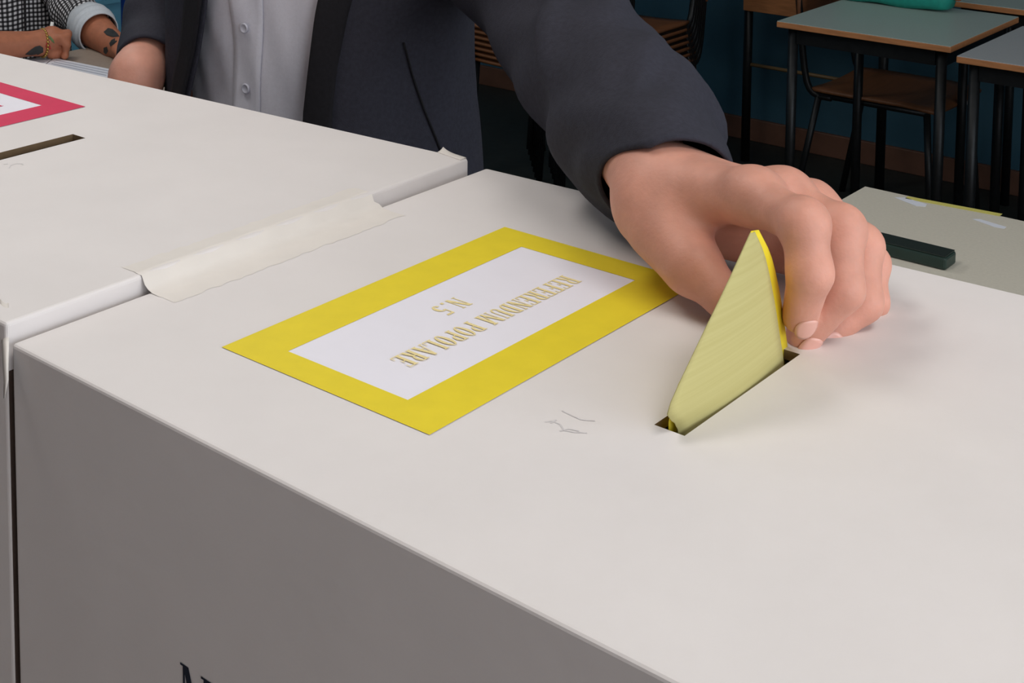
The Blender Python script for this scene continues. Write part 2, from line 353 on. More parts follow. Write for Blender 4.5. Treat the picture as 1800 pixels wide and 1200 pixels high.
# ------------------------------------------------------------------ ballot boxes
T = 1.23; TZ = .75
Oc = at(20, 603, T); vO, uO = vu(Oc)
BW, BD = .63, .468        # along v, along u
def ballot_box(vv, uu, top, rz, label, colmat, txtmat, lettering, quad, slot_u=(.170, .304), slot_v=(.3365, .3545), lo=(0, 0)):
    H = top - TZ
    b = empty('ballot_box', W(vv, uu, TZ), rz, label, 'ballot box', 'white cardboard ballot boxes')
    xs = [0, slot_v[0], slot_v[1], BW]; ys = [0, slot_u[0], slot_u[1], BD]
    fy = lambda x, y: y if y not in (0, BD) else (np.interp(x, (0, BW), quad[:2]) if y == 0 else np.interp(x, (0, BW), quad[2:]))
    bm = bmesh.new(); tv = [[bm.verts.new((x, fy(x, y), H)) for y in ys] for x in xs]
    bt = {(x, y): bm.verts.new((x, fy(x, y), 0)) for x in (0, BW) for y in (0, BD)}
    for i in range(3):
        for j in range(3):
            if (i, j) != (1, 1): bm.faces.new((tv[i][j], tv[i + 1][j], tv[i + 1][j + 1], tv[i][j + 1]))
    bm.faces.new([bt[0, 0], bt[BW, 0]] + [tv[i][0] for i in (3, 2, 1, 0)])
    bm.faces.new([bt[BW, BD], bt[0, BD]] + [tv[i][3] for i in (0, 1, 2, 3)])
    bm.faces.new([bt[0, BD], bt[0, 0]] + [tv[0][j] for j in (0, 1, 2, 3)])
    bm.faces.new([bt[BW, 0], bt[BW, BD]] + [tv[3][j] for j in (3, 2, 1, 0)])
    bm.faces.new((bt[0, 0], bt[0, BD], bt[BW, BD], bt[BW, 0]))
    bm.normal_update()
    es = [e for e in bm.edges if len(e.link_faces) == 2 and e.calc_face_angle(0) > 1]
    bmesh.ops.bevel(bm, geom=es, offset=.0025, segments=3, affect='EDGES', profile=.5)
    o = bmo('carton', bm, CARTON, b); o.data.materials.append(KRAFT)
    md = o.modifiers.new('board', 'SOLIDIFY'); md.thickness = .006; md.offset = -1; md.material_offset = 1; md.material_offset_rim = 1
    # printed label lying on the top
    lu0, lu1, lv0, lv1 = .0805 + lo[1], .362 + lo[1], .0975 + lo[0], .2565 + lo[0]; iu0, iu1, iv0, iv1 = .103 + lo[1], .337 + lo[1], .1305 + lo[0], .2228 + lo[0]
    lab = pyd('label', [(x, y, H + .0003) for x, y in ((lv0, lu0), (lv1, lu0), (lv1, lu1), (lv0, lu1))], [(0, 1, 2, 3)], PAPERW, b)
    o4 = [(lv0, lu0), (lv1, lu0), (lv1, lu1), (lv0, lu1)]; i4 = [(iv0, iu0), (iv1, iu0), (iv1, iu1), (iv0, iu1)]
    pyd('label_border', [(x, y, H + .0005) for x, y in o4 + i4], [(k, (k + 1) % 4, 4 + (k + 1) % 4, 4 + k) for k in range(4)], colmat, lab)
    def loc(px, py): q = at(px, py, T) - Oc; return float(q @ VD), float(q @ UD)
    a, e, t1, t2 = loc(989, 485), loc(682, 634), loc(1018, 498), loc(724, 646)
    x0 = (a[0] + e[0]) / 2; Hh = (t1[0] + t2[0]) / 2 - x0
    text_mesh('lettering', 'REFERENDUM POPOLARE', (x0 + lo[0], a[1] + lo[1], H + .0006), (0, -1, 0), (1, 0, 0), Hh, a[1] - e[1], txtmat, lab)
    if lettering:
        a, e, t1 = loc(799, 524), loc(757, 541), loc(828, 537)
        text_mesh('lettering', lettering, ((a[0] + e[0]) / 2, a[1], H + .0006), (0, -1, 0), (1, 0, 0), Hh, a[1] - e[1] + .004, txtmat, lab)
    return b, H
boxA, HA = ballot_box(vO, uO, T, RZ, 'white cardboard ballot box with yellow framed label, ballot going into its slot', YEL, YELTXT, 'N.5', (0, -.0105, .4685, .496))
T2 = T + .010; GAP = .0065
se = at(139, 239, T2) - Oc; sv_, su_ = float(se @ VD) + BW + GAP, float(se @ UD) - .001      # far end of the slot seen on the left box
lc = at(150, 188, T2) - Oc; lo_ = (float(lc @ VD) + BW + GAP - .2565, float(lc @ UD) - .001 - .362)
ub0 = float((at(100, 115, T2) - Oc) @ UD); ub1 = float((at(815, 277, T2) - Oc) @ UD)
boxB, HB = ballot_box(vO - BW - GAP, uO + .001, T2, RZ, 'white cardboard ballot box with red framed label beside the yellow labelled one', RED, RED, None, (.0, 0, ub0 - .008, ub1), (su_ - .134, su_), (sv_ - .009, sv_ + .009), lo_)
box('gap_shade_strip', BW, BW + .0008, .001, .03, .01, HB - .03, mat('gap_shade_brown', (74, 58, 50), .9, .1, 40), boxB)  # dark brown strip put in for the shade inside the gap between the boxes
# writing on the front of the box, at the lower edge of the picture
def front_pt(px, py):
    r = ray(px, py); p = O3 + r * ((Oc @ UD) / (r @ UD)); return float((p - Oc) @ VD), float(p[2]) - TZ
fx0, fz0 = front_pt(322, 1157); fx1, fz1 = front_pt(384, 1192)
text_mesh('lettering', 'M', (fx0 + .001, -.0105 * fx0 / BW - .0005, fz0 - .026), (1, -.0105 / BW, 0), (0, 0, 1), .026, (fx1 - fx0) * 1.02, INK, boxA, (0, -1, 0))
# faint pencil scribbles
def scribble(parent, H, lines, org, r=.0005):
    bm = bmesh.new()
    for ln in lines:
        pts = []
        for px, py in ln:
            q = at(px, py, T if parent is boxA else T2); inv = parent.matrix_basis.inverted() @ Vector(q); pts.append((inv.x, inv.y, H + .00015))
        for i in range(len(pts) - 1):
            up = Vector((0, 0, 3e-6 * len(bm.verts))); a, b_ = Vector(pts[i]) + up, Vector(pts[i + 1]) + up; n = (b_ - a).cross(Vector((0, 0, 1))).normalized() * r
            bm.faces.new([bm.verts.new(x) for x in (a - n, b_ - n, b_ + n, a + n)])
    for f in bm.faces:
        f.normal_update()
        if f.normal.z < 0: f.normal_flip()
    me = bpy.data.meshes.new('pencil_scribble'); bm.to_mesh(me); bm.free(); return link('pencil_scribble', me, PENCIL, parent)
bpy.context.view_layer.update()
scribble(boxA, HA, [[(958, 742), (970, 740), (985, 746), (992, 757), (1010, 760), (1032, 761)], [(988, 722), (1004, 730), (1022, 738), (1046, 740)], [(984, 758), (1000, 754), (1018, 758)], [(968, 744), (978, 738)]], Oc)
scribble(boxB, HB, [[(16, 296), (19, 291), (27, 288), (38, 288), (41, 290)], [(6, 289), (14, 288)]], Oc)
# paper tape over the joint of the two boxes
def tape_strip(name, u0, u1, v0, v1, label, jag=.006, n=40):
    root = tag(None or bpy.data.objects.new(name, None), label, 'tape', 'paper tape on the boxes'); bpy.data.objects.remove(root)
    rows = []; rnd = random.Random(3)
    edge = [rnd.uniform(-1, 1) * jag * .25 for _ in range(n + 1)]
    vs_ = [v0, v0 * .5, -.012, -.0062, -.003, .0005, .004, .010, v1 * .5, v1]
    for i in range(n + 1):
        u = u0 + (u1 - u0) * i / n; row = []
        for k, v in enumerate(vs_):
            va = v + (edge[i] if k in (0, len(vs_) - 1) else 0)
            uu = u + (rnd.uniform(-1, 1) * jag * .2 if i in (0, n) else 0)
            z = {0: T2 + .00015, 1: T2 + .0003, 2: T2 + .0004, 3: T2 - .0008, 4: T2 - .006, 5: T + .0022, 6: T + .0006, 7: T + .0003}.get(k, T + .00015)
            if 2 < k < 6: z += .0008 * math.sin(u * 160 + k)
            row.append(Oc + VD * va + UD * uu + np.array([0, 0, z - T]))
        rows.append(row)
    base = Oc.copy()
    o = gridmesh(name, rows, TAPE, None, sub=base); o.location = [float(x) for x in base]
    return tag(o, label, 'tape')
uA = float((at(225, 500, T) - Oc) @ UD); uB = float((at(640, 358, T) - Oc) @ UD)
tape_strip('paper_tape', uA, uB, -.026, .026, 'long cream paper tape strip bridging the gap between both ballot boxes')
# tape tail folded over the front corner of the gap
rows = []
for i, (px, py, w_, uo) in enumerate([(8, 566, 16, .018), (9, 590, 15, .004), (10, 612, 12, -.004), (10, 640, 11, -.008), (11, 668, 9, -.011), (8, 700, 4, -.012)]):
    base = None; row = []
    for k in range(5):
        x = px - w_ / 2 + w_ * k / 4; r = ray(x, py); uu = float(Oc @ UD) + uo - .0016 * math.sin(k * math.pi / 4) ; p = O3 + r * (uu / (r @ UD))
        if i == 0: p[2] = T2 + .0015
        row.append(p)
    rows.append(row)
o = gridmesh('paper_tape', rows, TAPE, None, sub=Oc, thick=.0005, off=1); o.location = [float(x) for x in Oc]
tag(o, 'short crumpled tape tail hanging down at the front corner between the boxes', 'tape')
# lifted tape at the far corner of the left box
rows = []
for i in range(14):
    t = i / 13; a = at(778 + 40 * t, 265 + 13.5 * t, T2); row = []
    for k in range(4):
        p = a + UD * (-.007 + .0026 * k) + np.array([0, 0, .0005 + (.0028 * (1 - t) ** 5 + .0003 * t * t) * (k / 3) ** 2])
        row.append(p)
    row.append(row[-1] + UD * .001 + np.array([0, 0, -.003])); rows.append(row)
o = gridmesh('paper_tape', [[np.array(x) for x in r_] for r_ in rows], TAPE, None, sub=rows[0][0], thick=.0004, off=1); o.location = [float(x) for x in rows[0][0]]
tag(o, 'curled tape end at the far corner of the red labelled box, by the jacket', 'tape')

def table(name, v0, v1, u0, u1, z, top_m, edge_m, label, th=.022, leg=.016, cat='table', group=None, inset=.03):
    t = empty(name, W(v0, u0, 0), RZ, label, cat, group); w, d = v1 - v0, u1 - u0
    tp = box('tabletop', 0, w, 0, d, z - th, z - .0015, edge_m, t, .002)
    box('laminate_surface', .0015, w - .0015, .0015, d - .0015, z - .0016, z, top_m, tp)
    i = inset
    for x in (i, w - i):
        for y in (i, d - i): tube('leg', [(x, y, 0), (x, y, z - th)], leg, STEEL, t, 12)
    bm = bmesh.new()
    for x in (i, w - i): bbox(bm, x - .01, x + .01, i + leg, d - i - leg, z - th - .045, z - th - .002)
    for y in (i, d - i): bbox(bm, i + leg, w - i - leg, y - .01, y + .01, z - th - .045, z - th - .002)
    bmo('apron_frame', bm, STEEL, t)
    return t
table('long_table', vO - .72, vO + .70, uO - .10, uO + .50, TZ, TAUPE, WOODEDGE, 'long table under the two white ballot boxes')

# ------------------------------------------------------------------ folded ballot in the slot
SV = vO + .3455
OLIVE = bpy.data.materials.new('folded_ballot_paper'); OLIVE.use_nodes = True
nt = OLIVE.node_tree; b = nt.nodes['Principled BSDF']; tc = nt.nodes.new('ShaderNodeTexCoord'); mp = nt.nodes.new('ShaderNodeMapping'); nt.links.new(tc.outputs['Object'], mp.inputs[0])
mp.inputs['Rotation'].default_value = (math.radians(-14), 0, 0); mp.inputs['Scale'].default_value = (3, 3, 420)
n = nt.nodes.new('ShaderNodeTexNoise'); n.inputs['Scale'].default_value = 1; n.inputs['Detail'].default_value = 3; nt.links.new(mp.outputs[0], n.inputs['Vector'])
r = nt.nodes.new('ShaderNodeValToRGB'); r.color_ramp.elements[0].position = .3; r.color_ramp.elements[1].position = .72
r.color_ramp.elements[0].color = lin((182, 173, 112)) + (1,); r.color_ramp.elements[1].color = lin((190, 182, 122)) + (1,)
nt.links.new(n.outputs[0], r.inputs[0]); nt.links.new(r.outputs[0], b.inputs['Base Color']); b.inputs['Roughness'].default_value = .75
bl = empty('folded_ballot', W(SV, uO + .24, T), RZ, 'folded yellow ballot paper half pushed into the slot by the hand', 'ballot')
def outline(pix, v):
    out = []
    for px, py in pix:
        p = onplane(px, py, v); out.append((float(p @ UD) - (uO + .24), float(p[2]) - T))
    return out
def sheet(name, left, right, dv, m, parent, bow=0.0, n=18, k=14):
    """left/right edges as (u,z) polylines top to bottom"""
    L = catmull(left, n); Rr = catmull(right, n); rows = []
    for i in range(n):
        row = []
        for j in range(k):
            t = j / (k - 1); p = L[i] * (1 - t) + Rr[i] * t; x = dv + bow * math.sin(math.pi * t) * min(1, max(0, 1 - p[1] / .11)) 
            row.append((x, p[0], p[1]))
        rows.append(row)
    return gridmesh(name, rows, m, parent, thick=.0007, off=0)
lf = outline([(1319, 409), (1276, 503), (1222, 615), (1176, 716), (1180, 738), (1192, 758)], SV + .0035); lf += [(lf[-1][0] + .003, -.03), (lf[-1][0] + .006, -.07)]
rt = outline([(1326, 407), (1344, 450), (1359, 520), (1370, 590), (1377, 642)], SV + .0035); rt += [(rt[-1][0] + .001, -.03), (rt[-1][0] + .001, -.07)]
sheet('front_fold', lf, rt, .0035, OLIVE, bl, bow=.0035)
lf2 = outline([(1321, 406), (1280, 500), (1226, 612), (1180, 714)], SV - .0015); lf2 += [(lf2[-1][0] - .0, -.03), (lf2[-1][0] + .004, -.07)]
rt2 = outline([(1333, 404), (1355, 450), (1371, 520), (1381, 590), (1386, 632)], SV - .0015); rt2 += [(rt2[-1][0] + .001, -.03), (rt2[-1][0] + .001, -.07)]
sheet('back_fold', lf2, rt2, -.0015, YEL, bl)
# ------------------------------------------------------------------ the voter
FD = np.array([-math.sin(math.radians(40)), -math.cos(math.radians(40)), 0]); LD = np.array([-FD[1], FD[0], 0]); LD = np.array([math.cos(math.radians(40)), -math.sin(math.radians(40)), 0])
TC = P(556, 100, 1.62); TC[2] = 0
person = empty('person', (TC[0], TC[1], 0), 0, 'person in a charcoal jacket and white shirt pushing a ballot into the box', 'person')
PB = np.array([TC[0], TC[1], 0])
def torso_pt(th, Z, a, b, off=0): return TC + LD * (a + off) * math.sin(th) + FD * (b + off) * math.cos(th) + np.array([0, 0, Z])
prof = [(.80, .205, .150), (.95, .198, .142), (1.08, .186, .130), (1.20, .180, .124), (1.30, .185, .126), (1.40, .200, .126), (1.46, .185, .11), (1.50, .13, .09), (1.53, .075, .075)]
def ab(Z): return np.interp(Z, [p[0] for p in prof], [p[1] for p in prof]), np.interp(Z, [p[0] for p in prof], [p[2] for p in prof])
# shirt
def folds(th, Z): return .0028 * math.sin(16 * th + 22 * Z) * math.sin(30 * Z + 6 * th) + .003 * math.sin(7 * th - 26 * Z)
rows = []; uvs = []
for i in range(60):
    Z = .86 + (1.525 - .86) * i / 59; a, b = ab(Z)
    rows.append([torso_pt(2 * math.pi * j / 96, Z, a - .012, b - .012, folds(2 * math.pi * j / 96 - (2 * math.pi if j > 48 else 0), Z)) for j in range(96)])
shirt = gridmesh('shirt', rows, SHIRT, person, closed=True, sub=PB, thick=.0015)
# placket and buttons
PLK = math.radians(-1)
def shirt_pt(th, Z, o=0): a, b = ab(Z); return torso_pt(th, Z, a - .012, b - .012, folds(th, Z) + o)
rows = [[shirt_pt(PLK + math.radians(x), Z, .0024) for x in np.linspace(-6, 8, 7)] for Z in np.linspace(.9, 1.47, 50)]
gridmesh('placket', rows, SHIRT, shirt, sub=PB, thick=.002)
def disc(name, c, nrm, r, h, m, parent, sub, seg=24):
    bm = bmesh.new(); z = Vector([float(x) for x in nrm]).normalized(); x = z.orthogonal().normalized(); y = z.cross(x); c = Vector([float(q) for q in c]) - Vector([float(q) for q in sub])
    prof_ = [(0, .0), (r, 0), (r, h * .7), (r * .9, h), (r * .72, h), (r * .62, h * .6), (0, h * .6)]
    rings = []
    for rr, hh in prof_:
        rings.append([bm.verts.new(c + z * hh)] if rr == 0 else [bm.verts.new(c + z * hh + (x * math.cos(2 * math.pi * k / seg) + y * math.sin(2 * math.pi * k / seg)) * rr) for k in range(seg)])
    for A_, B_ in zip(rings, rings[1:]):
        for k in range(seg):
            k2 = (k + 1) % seg
            q = [A_[0]] if len(A_) == 1 else [A_[k], A_[k2]]
            q += [B_[0]] if len(B_) == 1 else [B_[k2], B_[k]]
            bm.faces.new(q)
    return bmo(name, bm, m, parent, smooth=True)
zb1 = float(P(408, 57, 1.51)[2]); zb2 = float(P(380, 165, 1.51)[2])
for Z in (zb1, zb2, zb2 - (zb1 - zb2), zb1 + (zb1 - zb2), zb1 + 2 * (zb1 - zb2)):
    disc('button', shirt_pt(PLK + math.radians(1), Z, .0046), FD, .0056, .002, BUTTON, shirt, PB)
# jacket body
def thR(Z): return math.radians(np.interp(Z, [.8, 1.1, 1.20, 1.31, 1.40, 1.5], [40, 27, 28, 32, 36, 40]))
def thL(Z): return math.radians(np.interp(Z, [.8, 1.1, 1.20, 1.31, 1.40, 1.5], [-40, -26, -22, -12, -20, -30]))
def joff(th, Z): return .010 + .0035 * math.sin(5 * th + 12 * Z) * math.sin(9 * Z) + .002 * math.sin(11 * th - 17 * Z)
def jac_pt(th, Z, o=0):
    a, b = ab(Z); flare = .03 * max(0, 1.24 - Z) / .4
    return torso_pt(th, Z, a + flare, b + flare * .6, joff(th, Z) + o)
rows = []
for i in range(64):
    Z = .80 + (1.50 - .80) * i / 63; a0, a1 = thR(Z), 2 * math.pi + thL(Z)
    rows.append([jac_pt(a0 + (a1 - a0) * j / 110, Z) for j in range(111)])
jacket = gridmesh('jacket', rows, SUIT, person, sub=PB, thick=.003)
rows = [[jac_pt(thR(Z) + math.radians(x), Z, .0055 - .002 * abs(x - 4.5) / 4.5) for x in np.linspace(-.6, 9 + 3 * max(0, Z - 1.25) * 8, 8)] for Z in np.linspace(.80, 1.48, 60)]
gridmesh('lapel', rows, LINING, jacket, sub=PB, thick=.003)
rows = [[jac_pt(thL(Z) - math.radians(x), Z, .0055) for x in np.linspace(-.6, 9 + 3 * max(0, Z - 1.25) * 8, 8)] for Z in np.linspace(.80, 1.48, 60)]
gridmesh('lapel', rows, LINING, jacket, sub=PB, thick=.003)
tube('dart_seam', [jac_pt(math.radians(a), z, .0012) - PB for a, z in zip(np.linspace(63, 84, 16), np.linspace(1.275, 1.12, 16))], .0012, LINING, jacket, 6)
# sleeves
def sleeve(name, path, radii, parent, m, wr, sub, n=70, k=56, seed=0, thick=.003, flat=1.0, uvp=False, bumps=(), tilt=(0, 0), folds_=()):
    pts = catmull(path, n); rs = catmull([[r_, 0, 0] for r_ in radii], n)[:, 0]; rows = []; uv = []; L = 0
    for i, (p, t, nn, bb) in enumerate(frames(pts)):
        if i: L += (p - q0).length
        q0 = p.copy(); row = []; ur = []
        for j in range(k):
            a = 2 * math.pi * j / k; s = i / (n - 1)
            w = wr * (math.sin(21 * s + 3 * math.sin(a + seed) + seed) * .5 + .6 * math.sin(34 * s - 2 * math.cos(2 * a + 1 + seed)) * math.sin(a * 2 + seed) + .45 * noise.noise(Vector((math.cos(a) * 1.6, math.sin(a) * 1.6, s * 9 + seed * 7))))
            for (fa, fs, fl, fh, fw) in folds_: w += fh * math.exp(-(((a - fa - fl * (s - fs) + math.pi) % (2 * math.pi) - math.pi) / fw) ** 2 - ((s - fs) / .16) ** 2)
            w *= 1 - .75 * max(0, (s - .86) / .14)
            d = (nn * math.cos(a) + bb * math.sin(a) * flat).normalized()
            rr = rs[i] + w
            for (bs, ba, bw, bh) in bumps:
                da = (a - ba + math.pi) % (2 * math.pi) - math.pi; rr += bh * math.exp(-((s - bs) / bw) ** 2 - (da / .5) ** 2)
            row.append(np.array(p + (nn * math.cos(a) + bb * math.sin(a) * flat) * rr + t * max(0, (s - .72) / .28) ** 2 * min(0, tilt[0] * math.cos(a) + tilt[1] * math.sin(a)))); ur.append((rs[i] * a, L))
        rows.append(row); uv.append(ur)
    return gridmesh(name, rows, m, parent, closed=True, uv=uv if uvp else None, sub=sub, thick=thick)
shL = torso_pt(math.radians(90), 1.44, .165, .1)
armL = [shL, P(910, -60, 1.40), P(985, 62, 1.26), P(1062, 152, 1.15), P(1126, 250, 1.045), P(1190, 350, .946)]
sleeve('sleeve', armL, [.075, .066, .0570, .0600, .0555, .0440], jacket, SUIT, .0058, PB, seed=1, bumps=[(.75, math.pi, .045, .010), (.6, math.pi * .95, .06, .005), (.68, math.pi * .8, .03, -.004)], tilt=(-.040, -.032), folds_=[(-1.9, .50, 4, .006, .22), (-1.2, .42, 4, .006, .20), (-2.5, .62, 3.5, .005, .2), (-.7, .55, 5, .005, .22), (-1.6, .74, 4, .004, .16)])
shR = torso_pt(math.radians(-90), 1.44, .165, .1)
armR = [shR, P(335, -160, 1.78), P(306, -30, 1.80), P(280, 50, 1.74), P(258, 112, 1.66)]
sleeve('sleeve', armR, [.075, .062, .054, .046, .036], jacket, SUIT, .003, PB, seed=2)
# trousers and shoes
hip = .10
def trousers_f(p):
    d = None
    for s in (-1, 1):
        e = chain(p, [TC + LD * s * hip + [0, 0, .92], TC + LD * s * .11 + [0, 0, .5], TC + LD * s * .11 + [0, 0, .06]], [.105, .082, .075], .03); d = e if d is None else smin(d, e, .03)
    return np.maximum(smin(d, cone(p, TC + LD * .06 + [0, 0, .98], TC - LD * .06 + [0, 0, .98], .115, .115), .05), p[:, 2] - 1.03)
v, f = nets(trousers_f, TC + [-.3, -.3, .03], TC + [.3, .3, 1.06], .013)
pyd('trousers', v, f.tolist(), LINING, person, sub=PB, smooth=True)
for s in (-1, 1):
    A_ = TC + LD * s * .11
    fn = lambda p: np.maximum(smin(cone(p, A_ - FD * .05 + [0, 0, .045], A_ + FD * .15 + [0, 0, .035], .045, .038), cone(p, A_ + [0, 0, .05], A_ - FD * .01 + [0, 0, .1], .045, .045), .03), .002 - p[:, 2])
    v, f = nets(fn, A_ + [-.25, -.25, -.01], A_ + [.25, .25, .17], .009); pyd('shoe', v, f.tolist(), SHOE, person, sub=PB, smooth=True)

# left hand (gripping the ballot), built as one surface with the forearm
Wr = P(1155, 328, .955)
J = dict(
    index=[P(1324, 348, .885), P(1412, 392, .832), P(1424, 478, .820), P(1406, 556, .832)],
    middle=[P(1376, 348, .905), P(1478, 402, .862), P(1480, 508, .842), P(1412, 590, .846)],
    ring=[P(1425, 362, .925), P(1512, 432, .890), P(1515, 530, .868), P(1448, 590, .862)],
    pinky=[P(1452, 388, .940), P(1530, 462, .912), P(1532, 530, .895), P(1480, 582, .885)],
    thumb=[P(1165, 405, .925), P(1216, 466, .893), P(1272, 520, .872), P(1318, 562, .866)])
RR = dict(index=[.0145, .0138, .0125, .0104], middle=[.0145, .0136, .0124, .0104], ring=[.0145, .0130, .0118, .0100], pinky=[.0132, .0108, .0100, .0088], thumb=[.0180, .0145, .0125, .0106])
def hand_f(p):
    el = armL[3]
    palm = cone(p, el, Wr, .040, .0265)
    palm = smin(palm, cone(p, P(1150, 318, .962), P(1205, 322, .955), .018, .017), .02)
    for nme, r0 in (('index', .021), ('middle', .021), ('ring', .020), ('pinky', .019)):
        palm = smin(palm, cone(p, Wr + (J[nme][0] - Wr) * .12, J[nme][0], .022, r0 - .0055), .012)
    palm = smin(palm, cone(p, P(1150, 372, .94), J['thumb'][1], .025, .0165), .018)
    palm = smin(palm, cone(p, P(1240, 385, .955), P(1400, 425, .945), .022, .022), .02)
    D = None
    for nme in J:
        fd = chain(p, J[nme], RR[nme], .006)
        e = smin(palm, fd, .014); D = e if D is None else smin(D, e, .0012)
    D = smin(D, ellip(p, J['index'][0] + [0, -.002, .006], (.014, .014, .010)), .014)
    D = smin(D, ellip(p, J['middle'][0] + [0, -.002, .006], (.013, .013, .010)), .014)
    for nme in ('index', 'middle', 'ring', 'pinky'):
        D = smin(D, ellip(p, J[nme][1], np.array((1.01, 1.01, 1.01)) * RR[nme][1]), .006)
    return D
allp = np.vstack([np.vstack(x) for x in J.values()] + [Wr[None], armL[3][None], armL[4][None]])
handv, handf = nets(hand_f, allp.min(0) - .04, allp.max(0) + .04, .0022)
# right wrist and hand (mostly hidden behind the red labelled box)
W2 = P(240, 134, 1.635); HD = np.array([-.25, -.75, -.35]); HD = HD / np.linalg.norm(HD)
sd = np.cross(HD, [0, 0, 1]); sd /= np.linalg.norm(sd)
def hand2_f(p):
    d = cone(p, armR[3], W2, .034, .027)
    m0 = W2 + np.array([-.006, -.02, -.04])
    d = smin(d, cone(p, W2, m0 + [0, -.01, -.03], .028, .03), .02)
    for k in range(4):
        a = m0 + sd * (-.028 + .019 * k) + [0, -.01, -.035]; d = smin(d, chain(p, [a, a + [0, -.012, -.035], a + [0, .008, -.058]], [.011, .0095, .008]), .006)
    return smin(d, chain(p, [W2 + sd * .02 + [0, 0, -.02], W2 + sd * .045 + [0, -.015, -.05], W2 + sd * .05 + [0, -.02, -.075]], [.014, .012, .009]), .01)
h2 = nets(hand2_f, np.minimum(W2, armR[3]) - [.09, .1, .2], np.maximum(W2, armR[3]) + .08, .0045)
# the rest of the body below the clothes, with neck and head
HC = TC + np.array([0, 0, 1.69]) + FD * .035
def body_f(p):
    d = None
    for Z in np.linspace(.92, 1.42, 6):
        a, b = ab(Z); e = cone(p, TC + LD * (a - b * .8) + [0, 0, Z], TC - LD * (a - b * .8) + [0, 0, Z], b - .035, b - .035); d = e if d is None else smin(d, e, .06)
    d = smin(d, cone(p, TC + [0, 0, 1.42], HC - [0, 0, .06], .062, .056), .05)
    for s in (-1, 1): d = smin(d, chain(p, [TC + LD * s * hip + [0, 0, .9], TC + LD * s * .11 + [0, 0, .5], TC + LD * s * .11 + [0, 0, .08]], [.085, .06, .045], .02), .03)
    for arm in (armL, armR): d = smin(d, chain(p, arm[:4], [.05, .045, .042, .040], .01), .02)
    Rm = np.stack([LD, -FD, [0, 0, 1]], 1)
    d = smin(d, ellip(p, HC + [0, 0, .02], (.073, .092, .115), Rm), .02)
    d = smin(d, ellip(p, HC + FD * .03 - [0, 0, .06], (.055, .058, .055), Rm), .03)
    d = smin(d, cone(p, HC + FD * .088 + [0, 0, .02], HC + FD * .108 - [0, 0, .022], .009, .014), .012)
    d = smin(d, ellip(p, HC + FD * .086 - [0, 0, .062], (.024, .010, .007), Rm), .006)
    for s in (-1, 1):
        d = smin(d, ellip(p, HC + LD * s * .074, (.008, .02, .032), Rm), .008)
        d = np.maximum(d, -ellip(p, HC + FD * .096 + LD * s * .031 + [0, 0, .018], (.014, .012, .008), Rm))
    return d
bodyp = nets(body_f, [-.45, 1.05, .02], [.40, 1.95, 1.86], .0125)
v, f = merge([bodyp, (handv, handf), h2])
body = pyd('body', v, f.tolist(), SKIN, person, sub=PB, smooth=True)
sm = body.modifiers.new('relax', 'SMOOTH'); sm.factor = .5; sm.iterations = 2
Rm = np.stack([LD, -FD, [0, 0, 1]], 1)
def hair_f(p):
    return np.maximum(ellip(p, HC + [0, 0, .03] - FD * .008, (.082, .102, .122), Rm), ((p - HC) @ FD) * .9 - (p[:, 2] - HC[2]) * .75 - .012)
v, f = nets(hair_f, HC - .16, HC + .18, .008); pyd('hair', v, f.tolist(), HAIR, person, sub=PB, smooth=True)
# finger nails
def nail(tip, prev, out, r, parent, sub, m=NAIL, w=.0066, l=.0078):
    t = Vector([float(x) for x in (tip - prev)]).normalized(); o_ = Vector([float(x) for x in out]); o_ = (o_ - t * o_.dot(t)).normalized(); s_ = t.cross(o_)
    c = Vector([float(x) for x in tip]); vs, fs = [], []
    for i in range(7):
        for j in range(7):
            a, b_ = -1 + i / 3, -1 + j / 3; sq = math.sqrt(max(0, 1 - .5 * b_ * b_)); 
            ang = a * sq * .72; vs.append(c + (o_ * math.cos(ang) + s_ * math.sin(ang)) * (r + .0004) + t * (b_ * l * math.sqrt(max(0, 1 - .45 * a * a)) + .001) - o_ * max(0, b_) ** 2 * .0016)
    for i in range(6):
        for j in range(6): fs.append((i * 7 + j, (i + 1) * 7 + j, (i + 1) * 7 + j + 1, i * 7 + j + 1))
    o = pyd('fingernail', vs, fs, m, parent, sub=sub, smooth=True); md = o.modifiers.new('t', 'SOLIDIFY'); md.thickness = .0006; md.offset = 0; return o
OUT = np.array([.18, -.95, .25])
for nme in ('index', 'middle', 'ring', 'pinky'): nail(J[nme][3], J[nme][2], OUT + (np.array([.45, 0, 0]) if nme != 'index' else 0), RR[nme][3], body, PB)
nail(J['thumb'][3], J['thumb'][2], np.array([-.2, .6, .7]), RR['thumb'][3], body, PB)

# ------------------------------------------------------------------ seated person behind the left box
TBV, TBU = -3.05, 2.2
table('long_table', TBV, TBV + .75, 1.2, 2.9, .75, TAUPE, TAUPE, 'taupe table with papers where the person in the checked shirt sits')
GING = gingham('black_white_gingham', (26, 24, 28), (226, 226, 230), .0125)
CUFF = mat('pale_cuff_cloth', (206, 212, 220), .85, .05, 200, .2, 700)
sc = P(6, 20, 4.06); SC = np.array([sc[0], sc[1], 0])
p2 = empty('person', (SC[0], SC[1], 0), 0, 'seated person with tattooed forearms in a black and white checked shirt', 'person')
F2 = VD * .93 + np.array([0, -.36, 0]); F2 /= np.linalg.norm(F2); L2 = np.array([-F2[1], F2[0], 0])
prof2 = [(.45, .19, .15), (.60, .195, .15), (.80, .19, .145), (1.0, .20, .14), (1.12, .21, .13), (1.18, .16, .10), (1.22, .08, .08)]
rows = []; uvs = []
